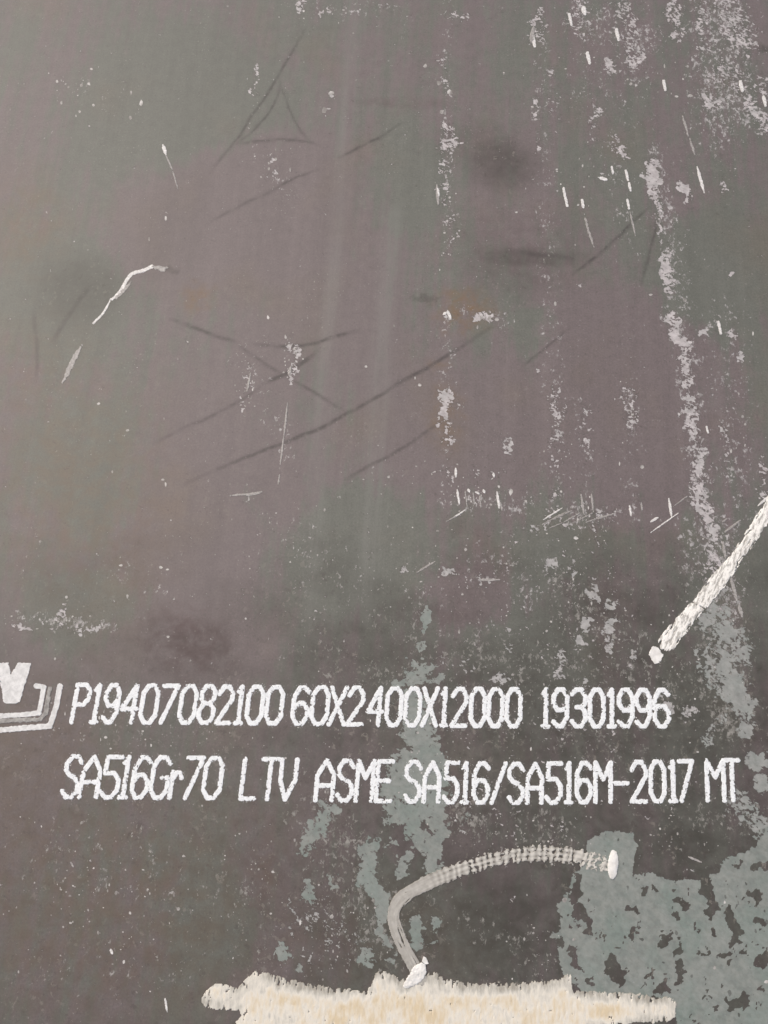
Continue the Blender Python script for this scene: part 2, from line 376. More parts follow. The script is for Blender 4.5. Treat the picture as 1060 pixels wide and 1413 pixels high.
# grey-green column running down through the lettering, and the pieces round the curved stroke
for pts, r, v in [([(588, 840), (590, 868)], 5, .8), ([(582, 893)], 9, .8), ([(572, 912)], 8, .76), ([(570, 935), (590, 925)], 13, .78), ([(548, 940), (605, 940)], 6, .8), ([(565, 965), (585, 1000)], 17, .82), ([(575, 1015), (597, 1050)], 22, .9),
                  ([(560, 1062), (600, 1085)], 26, .92), ([(545, 1085), (590, 1100)], 22, .85), ([(545, 1120), (580, 1125)], 18, .82), ([(570, 1140), (585, 1165)], 15, .82), ([(604, 1100), (606, 1150), (597, 1195)], 12, .98),
                  ([(560, 1180), (553, 1205)], 9, .84), ([(512, 1170), (505, 1215)], 13, .80), ([(520, 1230), (528, 1262)], 10, .9), ([(525, 1280), (532, 1300)], 7, .8), ([(540, 1160)], 8, .7),
                  ([(445, 1125), (430, 1155)], 17, .68), ([(420, 1172)], 12, .58), ([(462, 1118)], 9, .74), ([(428, 1218), (424, 1240)], 6, .76), ([(455, 1208), (460, 1222)], 6, .7), ([(390, 1315)], 12, .78), ([(414, 1332)], 6, .6),
                  ([(508, 1318)], 14, .74), ([(540, 1325)], 9, .72), ([(575, 1268), (574, 1305)], 10, .7), ([(599, 1274)], 8, .85), ([(596, 1301)], 6, .62), ([(640, 1130)], 8, .55)]:
    stroke(patch, pts, r, v, tint=1.0)
stroke(patch, [(420, 1260), (470, 1300)], 40, .34); stroke(teal, [(420, 1260), (470, 1300)], 60, .5)
stroke(patch, [(640, 1130), (760, 1150)], 40, .24)
stroke(patch, [(700, 1260), (745, 1330)], 30, .22)
for pts, r, v in [([(985, 850), (1015, 900)], 26, .62), ([(1000, 925), (1025, 970)], 20, .80), ([(1015, 945)], 16, .9), ([(1030, 1005)], 14, .85), ([(970, 900), (985, 940)], 14, .5), ([(990, 990), (975, 1020)], 12, .5), ([(1045, 1050)], 16, .84), ([(1050, 1080)], 14, .84),
                  ([(1020, 1110), (1050, 1140)], 22, .56)]:
    stroke(patch, pts, r, v, tint=.75)
# the big bare area at lower right
BARE = [(808, 1160), (822, 1152), (850, 1140), (874, 1146), (882, 1170), (886, 1198), (910, 1206), (930, 1212), (960, 1210), (968, 1202), (990, 1200), (992, 1182), (1010, 1176), (1032, 1168), (1048, 1152), (1075, 1140), (1140, 1200),
        (1140, 1480), (930, 1480), (930, 1400), (905, 1380), (800, 1372), (775, 1345), (768, 1318), (770, 1300), (755, 1293), (768, 1282), (773, 1262), (762, 1246), (782, 1228), (790, 1205), (802, 1190), (805, 1178)]
sdb = dpoly(X, Y, BARE)
nz = fbm(X / 11, Y / 11, 3) - .5
patch[:] = np.maximum(patch, 1.12 * sstep(-2, 9, sdb + nz * 10)); teal[:] = np.maximum(teal, sstep(-14, -4, sdb))
for pts, r in [([(972, 1205), (984, 1258)], 9), ([(887, 1233)], 6), ([(873, 1256)], 7), ([(868, 1290), (876, 1284)], 6), ([(910, 1302), (915, 1295)], 6), ([(931, 1225)], 5), ([(958, 1277)], 6), ([(940, 1305)], 5),
               ([(1009, 1255), (1019, 1298)], 8), ([(1034, 1233), (1046, 1246)], 6), ([(1043, 1196)], 8), ([(1056, 1195)], 8), ([(1051, 1275)], 9), ([(1057, 1325)], 14), ([(845, 1325), (860, 1355)], 11), ([(790, 1312), (801, 1338)], 7),
               ([(938, 1328), (941, 1356)], 7), ([(914, 1364)], 12), ([(980, 1317)], 5), ([(994, 1317), (1000, 1314)], 4), ([(1029, 1312)], 5), ([(1050, 1364)], 5), ([(900, 1341)], 5), ([(973, 1350)], 4), ([(805, 1255), (815, 1285)], 8), ([(795, 1215), (797, 1242)], 8),
               ([(982, 1290)], 6), ([(881, 1180), (884, 1205)], 7), ([(975, 1370)], 6), ([(1005, 1385), (1025, 1378)], 8), ([(1040, 1165)], 6), ([(785, 1262)], 4), ([(792, 1278)], 4), ([(1006, 1330)], 4), ([(967, 1314)], 5)]:
    stroke(patch, [(x + 2 * math.sin(y), y) for x, y in pts], r * .86, -1.0, .7, 1.25)
hr = np.random.default_rng(5)
for _ in range(95):
    x, y = hr.uniform(770, 1075), hr.uniform(1190, 1425); q = .9 + hr.gamma(1.2, .9)
    stroke(patch, [(x, y), (x + hr.normal() * 2, y + hr.normal() * 3)], q, -1.0, .6, 1.4)
blob(patch, 950, 1165, 62, 38, -.9, .1, .35)
for x, y in ((660, 1265), (700, 1290)): blob(patch, x, y, 45, 55, -.8, 0, .4)
# stains and soiling with shapes of their own, broad darkening, painted curve shade
blob(dirt_shade, 692, 225, 46, 34, .68, .3, 1, False); blob(dirt_shade, 660, 200, 60, 30, .25, 0, 1, False); blob(dirt_shade, 725, 356, 66, 13, .52, .03, 1, False); blob(dirt_shade, 715, 385, 60, 34, .22, .1, 1, False)
blob(dirt_shade, 115, 400, 58, 46, .46, 0, 1, False); blob(dirt_shade, 230, 330, 45, 90, .14, .5, 1, False); blob(dirt_shade, 238, 372, 9, 7, .6, 0, 1); blob(dirt_shade, 150, 383, 4, 5, .6); blob(dirt_shade, 92, 392, 4, 3, .5)
blob(dirt_shade, 195, 1142, 7, 5, .7); blob(dirt_shade, 181, 1156, 5, 5, .8); blob(dirt_shade, 236, 1146, 11, 7, .4); blob(dirt_shade, 585, 412, 18, 7, .5, 0, .7); blob(dirt_shade, 1055, 68, 9, 4, .7)
blob(dirt_shade, 690, 1270, 100, 95, .86, .2, 1); blob(dirt_shade, 945, 1165, 70, 40, .82, .1, .7); blob(dirt_shade, 480, 1260, 110, 90, .6, 0, 1); blob(dirt_shade, 760, 1150, 120, 40, .62, 0, 1); blob(dirt_shade, 870, 930, 110, 90, .62, 0, 1); blob(dirt_shade, 470, 1350, 90, 22, .35, .05, 1)
blob(dirt_shade, 60, 1385, 130, 12, .25, 0, 1); blob(dirt_shade, 430, 1180, 60, 50, .2); blob(dirt_shade, 500, 1080, 520, 40, .14, 0, .8); blob(dirt_shade, 480, 975, 420, 36, .14, 0, .8)
blob(dirt_shade, 660, 1120, 250, 60, .2, 0, 1); blob(dirt_shade, 700, 960, 330, 90, .16, 0, 1)
stroke(dirt_shade, [(540, 1290), (538, 1250), (560, 1220), (620, 1196), (690, 1172), (740, 1168)], 10, .75, .2, 1.6); stroke(dirt_shade, [(562, 1290), (566, 1258), (600, 1232), (680, 1202), (760, 1194)], 12, .7, .2, 1.6)  # shade along both edges of the curved stroke, put into the colour
low = np.clip(.66 * sstep(690, 960, Y + (fbm(X / 90, Y / 60, 3) - .5) * 300) * (.55 + .45 * sstep(250, 600, X + (fbm(X / 60 + 9, Y / 60, 2) - .5) * 200)), 0, 1)  # broad darkening towards the lower end, with a wavy boundary
dirt_shade[:] = np.maximum(dirt_shade, low * (.7 + .6 * fbm(X / 14, Y / 14, 3)))
blob(rust, 262, 888, 66, 44, .95, .1, .9); blob(rust, 245, 905, 40, 26, .5, 0, .8); blob(rust, 560, 142, 60, 7, .4, 0, 1, False); blob(rust, 650, 770, 40, 60, .4); blob(rust, 610, 840, 50, 30, .35); blob(rust, 720, 340, 90, 50, .3); blob(rust, 370, 1210, 30, 40, .3)
blob(ochre, 640, 428, 38, 30, 1, 0, 1); blob(ochre, 272, 412, 22, 20, .9, 0, 1); blob(ochre, 614, 575, 24, 44, .6); blob(ochre, 35, 310, 50, 70, .4); blob(ochre, 360, 1205, 26, 30, .4); blob(ochre, 55, 1090, 140, 150, .35); blob(ochre, 130, 1250, 240, 160, .45); blob(ochre, 110, 690, 130, 160, .4); blob(ochre, 60, 560, 90, 120, .3); blob(ochre, 500, 1300, 160, 90, .3); blob(ochre, 300, 1150, 160, 80, .25)
blob(ochre, 605, 505, 14, 12, .5)
stroke(streak, [(495, -40), (470, 250), (445, 560), (425, 880)], 12, .6, .2, 1.7, None, False); stroke(streak, [(545, 300), (535, 430), (518, 650), (500, 850)], 16, .6, .2, 1.7, None, False); stroke(streak, [(180, 850), (172, 950)], 12, .25)
stroke(streak, [(1000, 380), (1010, 560)], 30, .2)
# mauve against olive in the photograph's large areas
for x, y, rx, ry, v in [(250, 150, 200, 160, .85), (90, 420, 120, 120, .9), (130, 640, 150, 120, .8), (560, 250, 90, 120, .72), (980, 380, 110, 120, .85), (740, 450, 50, 40, .8), (480, 760, 120, 120, .85), (110, 850, 120, 80, .8), (800, 760, 130, 60, .7), (740, 900, 160, 80, .7), (290, 1270, 80, 120, .8), (220, 1180, 80, 60, .62), (560, 1250, 120, 90, .8), (650, 1290, 80, 80, .8), (960, 980, 90, 90, .75)]:
    blob(olive, x, y, rx, ry, v, 0, 1)
for x, y, rx, ry, v in [(330, 290, 150, 100, .8), (300, 600, 170, 130, .5), (850, 560, 130, 140, .8), (640, 600, 120, 90, .7), (260, 760, 90, 70, .7), (260, 890, 120, 60, .8), (430, 440, 140, 90, .6), (640, 820, 60, 40, .6), (30, 1100, 60, 200, .4)]:
    blob(olive, x, y, rx, ry, -v, 0, 1)
patch[:] = np.where(patch > .3, patch * (1.10 + .12 * (teal > .6)), patch)
dirt_shade[:] = np.maximum(dirt_shade, .78 * sstep(-30, 0, sdb))
# how thickly the steel is speckled
for pts, rr, v in [([(620, 0), (620, 340)], 16, .55), ([(618, 420), (616, 700)], 16, .6), ([(745, 60), (770, 700)], 24, .55), ([(840, 0), (850, 120)], 110, .5), ([(990, 0), (1000, 160)], 70, .8), ([(800, 20), (890, 60)], 40, .75), ([(835, 180), (870, 330)], 40, .5), ([(905, 220), (950, 500), (970, 700)], 26, .75),
                   ([(1000, 440), (1020, 700)], 50, .6), ([(870, 530), (870, 700)], 24, .6), ([(800, 560), (810, 720)], 26, .55), ([(640, 690), (940, 715)], 24, .6), ([(690, 780), (860, 880)], 70, .62), ([(980, 740), (1010, 1000)], 60, .85), ([(580, 840), (600, 960)], 60, .62), ([(650, 900), (1000, 960)], 60, .68),
                   ([(420, 900), (720, 1010)], 50, .55), ([(640, 1130), (760, 1150)], 45, .72), ([(440, 1120), (520, 1300)], 70, .75), ([(600, 1240), (760, 1330)], 50, .55), ([(60, 1000), (300, 1030)], 50, .45), ([(80, 1180), (330, 1230)], 80, .5), ([(60, 1330), (260, 1340)], 60, .42), ([(340, 1180), (360, 1330)], 40, .55),
                   ([(20, 850), (150, 865)], 18, .75), ([(160, 780), (230, 820)], 40, .45), ([(340, 480), (400, 640)], 30, .5), ([(360, 200), (390, 260)], 30, .5), ([(400, 740), (540, 860)], 70, .48), ([(640, 430), (700, 440)], 14, .7), ([(970, 1120), (1050, 1130)], 40, .75), ([(900, 1150), (960, 1180)], 50, .4), ([(420, 0), (560, 20)], 24, .55), ([(80, 120), (200, 140)], 30, .4), ([(720, 960), (1000, 1130)], 60, .55)]:
    stroke(fleck, pts, rr, v, .1, 1.5)
# dark scored lines
for pts, r, v in [([(420, 40), (385, 105), (345, 165), (325, 195), (290, 240)], 1.9, .62), ([(387, 113), (378, 145), (350, 180), (325, 200)], 1.6, .6), ([(385, 113), (400, 150), (415, 178), (428, 194)], 1.4, .5), ([(325, 199), (370, 193), (405, 193), (440, 199)], 1.7, .6),
                  ([(292, 305), (350, 275), (400, 250), (440, 234)], 1.8, .6), ([(468, 218), (500, 200), (525, 190), (552, 170)], 1.8, .66), ([(235, 440), (290, 460), (330, 473)], 2.6, .66), ([(325, 470), (345, 488), (400, 522), (440, 545), (476, 567)], 1.8, .55),
                  ([(350, 475), (395, 478), (435, 473), (470, 462), (495, 455)], 2.4, .68), ([(365, 528), (400, 512), (438, 486)], 3.2, .7), ([(212, 612), (250, 592), (300, 570), (340, 548), (362, 532)], 2.2, .5),
                  ([(255, 668), (340, 630), (420, 600), (470, 575), (520, 548), (570, 518), (620, 490), (675, 452)], 2.6, .66), ([(478, 662), (530, 632), (570, 610), (610, 580)], 2.4, .5), ([(790, 378), (820, 355), (850, 330), (892, 288)], 1.8, .62),
                  ([(906, 305), (898, 340), (885, 392)], 2.0, .55), ([(128, 392), (105, 420), (72, 472)], 3.4, .45), ([(45, 425), (50, 470), (52, 500), (48, 530)], 3.0, .4), ([(720, 505), (760, 475), (785, 452)], 1.7, .4), ([(700, 345), (790, 357)], 3, .4)]:
    pl = smooth(pts, 4); xs = [p[0] for p in pl]; ys = [p[1] for p in pl]
    W = win(min(xs) - 8, min(ys) - 8, max(xs) + 8, max(ys) + 8); ox = rng.random() * 99
    d, arc, side = dpath(X[W], Y[W], pl); L = max(arc.max(), 1)
    off = (fbm(arc / 22 + ox, arc * 0 + ox, 2) - .5) * 4                      # the line wanders
    d1 = np.abs(d * side - off); d2 = np.abs(d * side - off - 2.2 - 2 * (fbm(arc / 30, arc * 0 + ox, 2) - .5))
    pr = sstep(0, .18, arc / L) * sstep(0, .18, 1 - arc / L)
    st = np.clip(.15 + 1.3 * fbm(arc / 16 + ox, arc * 0 + 2, 3), 0, 1) * (.35 + .65 * pr)
    kk = np.maximum(1 - sstep(.3 * r, 1.35 * r + .5, d1), .5 * (1 - sstep(.2, 1.8, d2)) * (fbm(arc / 20 + ox + 7, arc * 0, 2) > .5)) * (d < 7)
    score[W] = np.maximum(score[W], v * 1.12 * st * kk)
    score[W] = np.maximum(score[W], v * .14 * pr * (1 - sstep(1.5, 6, d)))

# ------------------------------------------------------------------ the plate itself, 2.4 m wide, 12 m long, 60 mm thick
def build_plate():
    ny, nx = X.shape
    wx, wy = P(X.ravel(), Y.ravel())
    # cool names: verts of the fine centre, then the plain remainder of the plate
    V = np.stack([wx, wy, np.zeros(nx * ny)], 1)
    idx = np.arange(nx * ny).reshape(ny, nx)
    Q = np.stack([idx[1:, :-1], idx[1:, 1:], idx[:-1, 1:], idx[:-1, :-1]], -1).reshape(-1, 4)
    n0 = len(V)
    x0, x1, y0, y1, b, t = -1.05, 1.35, -.62, 11.38, .003, -.06
    corners = [idx[-1, 0], idx[-1, -1], idx[0, -1], idx[0, 0]]
    inner = V[corners]
    ring = [(x0 + b, y0 + b, 0), (x1 - b, y0 + b, 0), (x1 - b, y1 - b, 0), (x0 + b, y1 - b, 0)]
    edge = [(x0, y0, -b), (x1, y0, -b), (x1, y1, -b), (x0, y1, -b)]
    low = [(x0, y0, t), (x1, y0, t), (x1, y1, t), (x0, y1, t)]
    ext = np.array([tuple(p) for p in inner] + ring + edge + low, float)
    E = []
    for k in range(4):
        l = (k + 1) % 4
        for base in (0, 4, 8):
            E.append((n0 + base + 4 + k, n0 + base + 4 + l, n0 + base + l, n0 + base + k))
    E.append((n0 + 15, n0 + 14, n0 + 13, n0 + 12))
    V = np.concatenate([V, ext]); Q = np.concatenate([Q, np.array(E)])
    o = link_mesh('steel_plate', V, Q, M_STEEL, None)
    for nm, chans in (('mask_a', (patch, teal, dirt_shade, score)), ('mask_b', (rust, streak, olive, ochre))):
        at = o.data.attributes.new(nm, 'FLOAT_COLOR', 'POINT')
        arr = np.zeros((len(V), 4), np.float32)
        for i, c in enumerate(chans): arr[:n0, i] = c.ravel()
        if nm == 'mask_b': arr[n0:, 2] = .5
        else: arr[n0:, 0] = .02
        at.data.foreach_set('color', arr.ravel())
    at = o.data.attributes.new('fleck', 'FLOAT', 'POINT'); fl = np.full(len(V), .2, np.float32); fl[:n0] = fleck.ravel(); at.data.foreach_set('value', fl)
    return o
plate = build_plate()
plate['label'] = 'thick scaly grey steel plate with white stencilled lettering and worn bare patches'
plate['category'] = 'steel plate'

# ------------------------------------------------------------------ stencilled lettering
O8 = [(.3, 0), (.7, 0), (1, .2), (1, .8), (.7, 1), (.3, 1), (0, .8), (0, .2), (.3, 0)]
SIX = [[(1, .13), (.68, 0), (.36, 0), (0, .26), (0, .8), (.3, 1), (.7, 1), (1, .8), (1, .62), (.7, .44), (.3, .44), (0, .62)]]
GLYPH = {
 '0': [O8], '1': [[(.12, .14), (.55, 0), (.55, 1)], [(.08, 1), (.95, 1)]],
 '2': [[(0, .2), (.3, 0), (.7, 0), (1, .2), (1, .36), (0, 1), (1, 1)]],
 '3': [[(0, .12), (.3, 0), (.7, 0), (1, .18), (1, .36), (.75, .48), (.35, .48)], [(.75, .48), (1, .62), (1, .82), (.7, 1), (.3, 1), (0, .86)]],
 '4': [[(.8, 1), (.8, 0), (0, .64), (1, .64)]],
 '5': [[(1, 0), (.12, 0), (.1, .4), (.66, .4), (1, .58), (1, .82), (.7, 1), (.3, 1), (0, .86)]],
 '6': SIX, '9': [[(1 - x, 1 - y) for x, y in SIX[0]]],
 '7': [[(0, 0), (1, 0), (.12, 1)]],
 '8': [[(.3, 0), (.7, 0), (.95, .15), (.95, .33), (.7, .46), (.3, .46), (.05, .33), (.05, .15), (.3, 0)], [(.3, .46), (0, .62), (0, .84), (.3, 1), (.7, 1), (1, .84), (1, .62), (.7, .46)]],
 'P': [[(0, 1), (0, 0), (.66, 0), (1, .16), (1, .38), (.66, .53), (0, .53)]],
 'X': [[(0, 0), (1, 1)], [(1, 0), (0, 1)]],
 'S': [[(1, .16), (.7, 0), (.3, 0), (0, .17), (0, .33), (.3, .46), (.7, .52), (1, .66), (1, .84), (.7, 1), (.3, 1), (0, .85)]],
 'A': [[(0, 1), (0, .36), (.5, 0), (1, .36), (1, 1)], [(0, .63), (1, .63)]],
 'G': [[(1, .16), (.7, 0), (.3, 0), (0, .2), (0, .8), (.3, 1), (.7, 1), (1, .8), (1, .5), (.6, .5)]],
 'r': [[(.05, 1), (.05, .36)], [(.05, .55), (.45, .38), (.75, .38), (1, .5)]],
 'L': [[(0, 0), (0, 1), (1, 1)]], 'T': [[(0, 0), (1, 0)], [(.5, 0), (.5, 1)]],
 'V': [[(0, 0), (.04, .55), (.45, 1), (1, .5), (1, 0)]], 'M': [[(0, 1), (0, 0), (.5, .42), (1, 0), (1, 1)]],
 'E': [[(1, 0), (0, 0), (0, 1), (1, 1)], [(0, .49), (.8, .49)]],
 '/': [[(.05, 1), (.95, 0)]], '-': [[(0, .53), (1, .53)]]}
ROW1 = [('P', 100, 125), ('1', 126, 141), ('9', 142, 166), ('4', 166, 193), ('0', 193, 220), ('7', 220, 246), ('0', 246.5, 273), ('8', 273, 299), ('2', 298, 323), ('1', 323.5, 339), ('0', 339, 365.5), ('0', 365.5, 392.5),
        ('6', 402, 428.5), ('0', 428, 455.5), ('X', 453, 480), ('2', 478, 504), ('4', 505, 531), ('0', 531, 557), ('0', 557, 582.5), ('X', 581, 606), ('1', 606, 620.5), ('2', 621, 646.6), ('0', 647, 672), ('0', 671.6, 696.5), ('0', 696.5, 721.5),
        ('1', 745, 761), ('9', 760.5, 786), ('3', 786, 811), ('0', 811, 836), ('1', 836, 852), ('9', 851, 876), ('9', 875, 900), ('6', 900, 926)]
ROW2 = [('S', 86.5, 113), ('A', 111, 141), ('5', 139, 168), ('1', 165, 182), ('6', 181.5, 208.5), ('G', 207.5, 236), ('r', 234, 254), ('7', 253.5, 281), ('0', 279.7, 308.4), ('L', 332, 357), ('T', 358, 386), ('V', 383.5, 411),
        ('A', 434.5, 463.6), ('S', 463.6, 490), ('M', 490, 518), ('E', 517.5, 544), ('S', 557, 583), ('A', 583, 609.5), ('5', 610, 635), ('1', 635, 649.5), ('6', 651, 677), ('/', 675, 701),
        ('S', 699.5, 725), ('A', 725, 751), ('5', 751, 777), ('1', 777.5, 792.5), ('6', 793, 818.5), ('M', 818.5, 846), ('-', 846, 869), ('2', 868.5, 894.5), ('0', 895, 920), ('1', 921, 936), ('7', 934.5, 959), ('M', 972.5, 1002), ('T', 998, 1023)]
def lean(x): return (830 - x) / 4000
def glyph_segs(ch, xa, xb, yt, yb, r):
    xm = (xa + xb) / 2; ym = (yt + yb) / 2; segs = []
    for pl in GLYPH[ch]:
        pts = []
        for u, v in pl:
            x = xa + r + u * (xb - xa - 2 * r); y = yt + r + v * (yb - yt - 2 * r)
            pts.append((x + (ym - y) * lean(xm), y))
        segs += list(zip(pts[:-1], pts[1:]))
    return segs
def text_line(row, tops, bots, label):
    allsegs = []; glyphs = []
    for ch, xa, xb in row:
        xm = (xa + xb) / 2
        yt = np.interp(xm, *tops); yb = np.interp(xm, *bots)
        r = 3.3
        sg = glyph_segs(ch, xa, xb, yt, yb, r); glyphs.append((ch, xa, xb, yt, yb, r, sg)); allsegs += sg
    # the line's own mesh: fine overspray round the letters
    n = 5200
    k = rng.integers(0, len(allsegs), n); t = rng.random(n)
    A = np.array([[*a, *b] for a, b in allsegs])[k]
    ang = rng.random(n) * 6.283; d = 3.0 + np.abs(rng.normal(0, 2.2, n))
    cx = A[:, 0] + (A[:, 2] - A[:, 0]) * t + d * np.cos(ang); cy = A[:, 1] + (A[:, 3] - A[:, 1]) * t + d * np.sin(ang)
    s = rng.uniform(.14, .38, n); a0 = rng.random(n) * 6.28
    V = []
    for q in range(4):
        wx, wy = P(cx + s * np.cos(a0 + q * 1.571), cy - s * np.sin(a0 + q * 1.571)); V.append(np.stack([wx, wy, np.full(n, .00012)], 1))
    V = np.stack(V, 1).reshape(-1, 3)
    line = link_mesh('text_line', V, np.arange(4 * n).reshape(n, 4), M_WHITE, plate, label=label)
    for ch, xa, xb, yt, yb, r, sg in glyphs:
        ox = rng.random() * 100
        def field(Xp, Yp):
            d = np.full(Xp.shape, 1e9)
            for (p, q) in sg: d = np.minimum(d, dseg(Xp, Yp, *p, *q)[0])
            f = r - d + (fbm(Xp / 1.7 + ox, Yp / 1.7, 2) - .5) * .6 + (fbm(Xp / 9 + ox, Yp / 9, 2) - .5) * .7
            hole = fbm(Xp / 2.1 + ox, Yp / 2.1 + 31, 2) + .12 * fbm(Xp / 18 + ox, Yp / 18, 1)
            return np.where((hole + .05 * d > .875) & (d > .3), -1, f)
        nm = 'digit' if ch.isdigit() else {'/': 'slash', '-': 'hyphen'}.get(ch, 'letter')
        raster(nm, field, (xa - 9, yt - 3, xb + 9, yb + 3), .6, .0003, M_WHITE, line)
    return line
text_line(ROW1, ([100, 390, 560, 720, 925], [941.5, 945, 946.5, 948, 949]), ([100, 390, 560, 720, 925], [999.5, 1001.5, 1004, 1005.5, 1005.5]), 'upper line of white stencilled numbers, P19407082100 60X2400X12000 19301996')
text_line(ROW2, ([90, 300, 450, 640, 720, 900, 1020], [1040.5, 1043, 1046, 1049.5, 1051, 1048, 1045.5]), ([90, 300, 450, 640, 720, 900, 1020], [1103, 1104.5, 1107.5, 1110.5, 1111, 1109, 1107]), 'lower line of white stencilled lettering, SA516Gr70 LTV ASME SA516/SA516M-2017 MT')

# ------------------------------------------------------------------ emblem at the left edge
def line_field(pts, r, amp=1.6, ns=2.0, soft=0):
    def f(Xp, Yp):
        d, _, _ = dpath(Xp, Yp, pts)
        return r - d + (fbm(Xp / ns, Yp / ns, 2) - .5) * amp
    return f
emb = raster('emblem', line_field([(83, 947), (78, 975), (69, 1002), (30, 1005), (0, 1007.5), (-60, 1010), (-52, 950)], 3.9), (-70, 940, 92, 1018), .7, .0003, M_EMB, plate, label='white painted emblem of a thick V in a double tray-shaped outline')
raster('inner_border', line_field([(50, 946.5), (61, 948), (54, 984), (25, 987), (0, 988), (-40, 990), (-33, 952), (-22, 951)], 3.4), (-50, 940, 70, 998), .7, .0003, M_EMB, emb)
raster('grey_line', line_field([(69, 950), (63, 985), (54, 993), (0, 995), (-48, 998)], 3.0, 3.6, 3), (-55, 944, 78, 1003), .7, .0002, M_EMB2, emb)  # mid-grey line between the two borders
VP = [(-3, 916), (11, 915), (15, 933), (25.5, 915), (43, 915.5), (27, 968), (24, 970), (8, 970), (6, 968)]
raster('emblem_letter', lambda Xp, Yp: dpoly(Xp, Yp, VP) + .8 + (fbm(Xp / 2.5, Yp / 2.5, 2) - .5) * 2.2, (-8, 910, 50, 975), .7, .0003, M_EMB, emb)

# ------------------------------------------------------------------ chalk stroke at the right edge
CP = smooth([(1085, 655), (1066, 692), (1042, 732), (1010, 778), (975, 822), (940, 863), (921, 886)])
def chalk_field(Xp, Yp):
    d, s, side = dpath(Xp, Yp, CP)
    u = -Xp * .52 + Yp * .85; v = Xp * .85 + Yp * .52          # along and across the drag direction
    n1 = fbm(u / 5, v / 2, 3) - .5
    hw = np.interp(s, [0, 60, 110, 170, 215, 250, 290, 330], [9, 9.5, 8.5, 10, 9.5, 11.5, 12, 12.5])
    edge = np.where(side > 0, 1.5, 2.6)
    f = hw - d + n1 * edge * 2 + (fbm(s / 25, s * 0, 2) - .5) * 4
    holes = fbm(u / 8 + 40, v / 1.9, 3) + .22 * (fbm(Xp / 22, Yp / 22, 2) - .5)
    f = np.where(holes > .73 - .13 * sstep(3, 11, d), -1, f)
    gap = (np.abs(s - 218 - .25 * d * side) < 1.3) & (fbm(Xp / 4, Yp / 4, 2) > .45)
    dust = (d < 24) & (fbm(Xp / 1.9 + 8, Yp / 1.9, 2) > .80 + .012 * np.clip(d - 10, 0, 20))
    return np.where(gap, -1, np.where(dust & (f < 0), .3, f))
chalk = raster('chalk_stroke', chalk_field, (895, 645, 1100, 905), .75, lambda a, b, f: .0003 + .0004 * sstep(0, 6, f) * (.4 + fbm(a / 3, b / 3, 2)), M_CHALK, plate, label='broad white chalk stroke slanting down from the right edge', smooth_sh=True)
CB = [(901, 892), (906, 893), (914, 904), (909, 914), (903, 915), (897, 903)]
raster('chalk_dab', lambda a, b: dpoly(a, b, CB) + 1 + (fbm(a / 2.5, b / 2.5, 2) - .5) * 3, (890, 885, 922, 922), .6, .0005, M_BLOB, chalk, smooth_sh=True)

# ------------------------------------------------------------------ ribbed curved stroke near the bottom
SP = smooth([(581, 1352), (570, 1330), (556, 1304), (545, 1277), (545, 1256), (556, 1238), (580, 1223), (612, 1209), (650, 1195), (695, 1183), (740, 1178), (785, 1180), (815, 1187), (842, 1194)], 8)
SL = sum(math.hypot(b[0] - a[0], b[1] - a[1]) for a, b in zip(SP[:-1], SP[1:]))
def s_parts(Xp, Yp):
    d, s, side = dpath(Xp, Yp, SP)
    rib = np.sin(s * 2 * math.pi / 9.2 + side * d * .10 + (fbm(Xp / 12, Yp / 12, 2) - .5) * 5.0) * (.55 + .9 * fbm(Xp / 9 + 3, Yp / 9, 2))
    k = sstep(130, 230, s)                       # smooth near the start, ribbed later
    fade = sstep(SL - 70, SL - 25, s)
    return d, s, side, rib, k, fade
def s_field(Xp, Yp):
    d, s, side, rib, k, fade = s_parts(Xp, Yp)
    hw = np.interp(s, [0, 60, 120, 200, 300, 380, SL], [9, 9, 10, 10.5, 11, 12, 12])
    f = hw - d + (fbm(Xp / 2.2, Yp / 2.2, 2) - .5) * (2.2 + 3.2 * k) + k * rib * .4 - .3 * k
    lon = np.cos((d * side) * 2 * math.pi / 6.4)                                    # rows left by the frayed tip
    brk = fbm(Xp / 2.6 + 60, Yp / 2.6, 3)
    f = np.where(k * (brk - .10 * rib - .06 * lon + .012 * d) > .625, -1, f)
    long_ = fbm(s / 26, (d * side) / 1.6 + 30, 3) + .014 * d
    f = np.where((1 - k) * long_ > .70, -1, f)
    f = np.where(fade * fbm(Xp / 3.0, Yp / 3.0 + 20, 3) > .60, -1, f)
    return f
def s_height(Xp, Yp, f):
    d, s, side, rib, k, fade = s_parts(Xp, Yp)
    prof = np.sqrt(np.clip(1 - (d / 12.5) ** 2, 0.0, 1))
    return .0002 + .0005 * prof * (.7 + .6 * fbm(Xp / 3, Yp / 3, 2)) * (1 - .5 * fade)
def s_tone(Xp, Yp, f):
    d, s, side, rib, k, fade = s_parts(Xp, Yp)
    return .60 + k * (.26 * rib + .16 * np.cos(d * side * 2 * math.pi / 6.4)) + .04 * k + .22 * fade + .5 * (fbm(s / 30, d * side / 2.5 + 9, 3) - .5) - .012 * d
curve = raster('paint_stroke', s_field, (525, 1160, 862, 1360), .75, s_height, M_STROKE, plate, tone=s_tone, label='thin grey curved paint stroke with a ribbed drag texture', smooth_sh=True)
def ell(cx, cy, rx, ry, rot):
    c, s_ = math.cos(rot), math.sin(rot)
    def f(a, b):
        u = (a - cx) * c + (b - cy) * s_; v = (b - cy) * c - (a - cx) * s_
        return (1 - np.hypot(u / rx, v / ry)) * min(rx, ry) + (fbm(a / 3, b / 3, 2) - .5) * 1.4
    return f
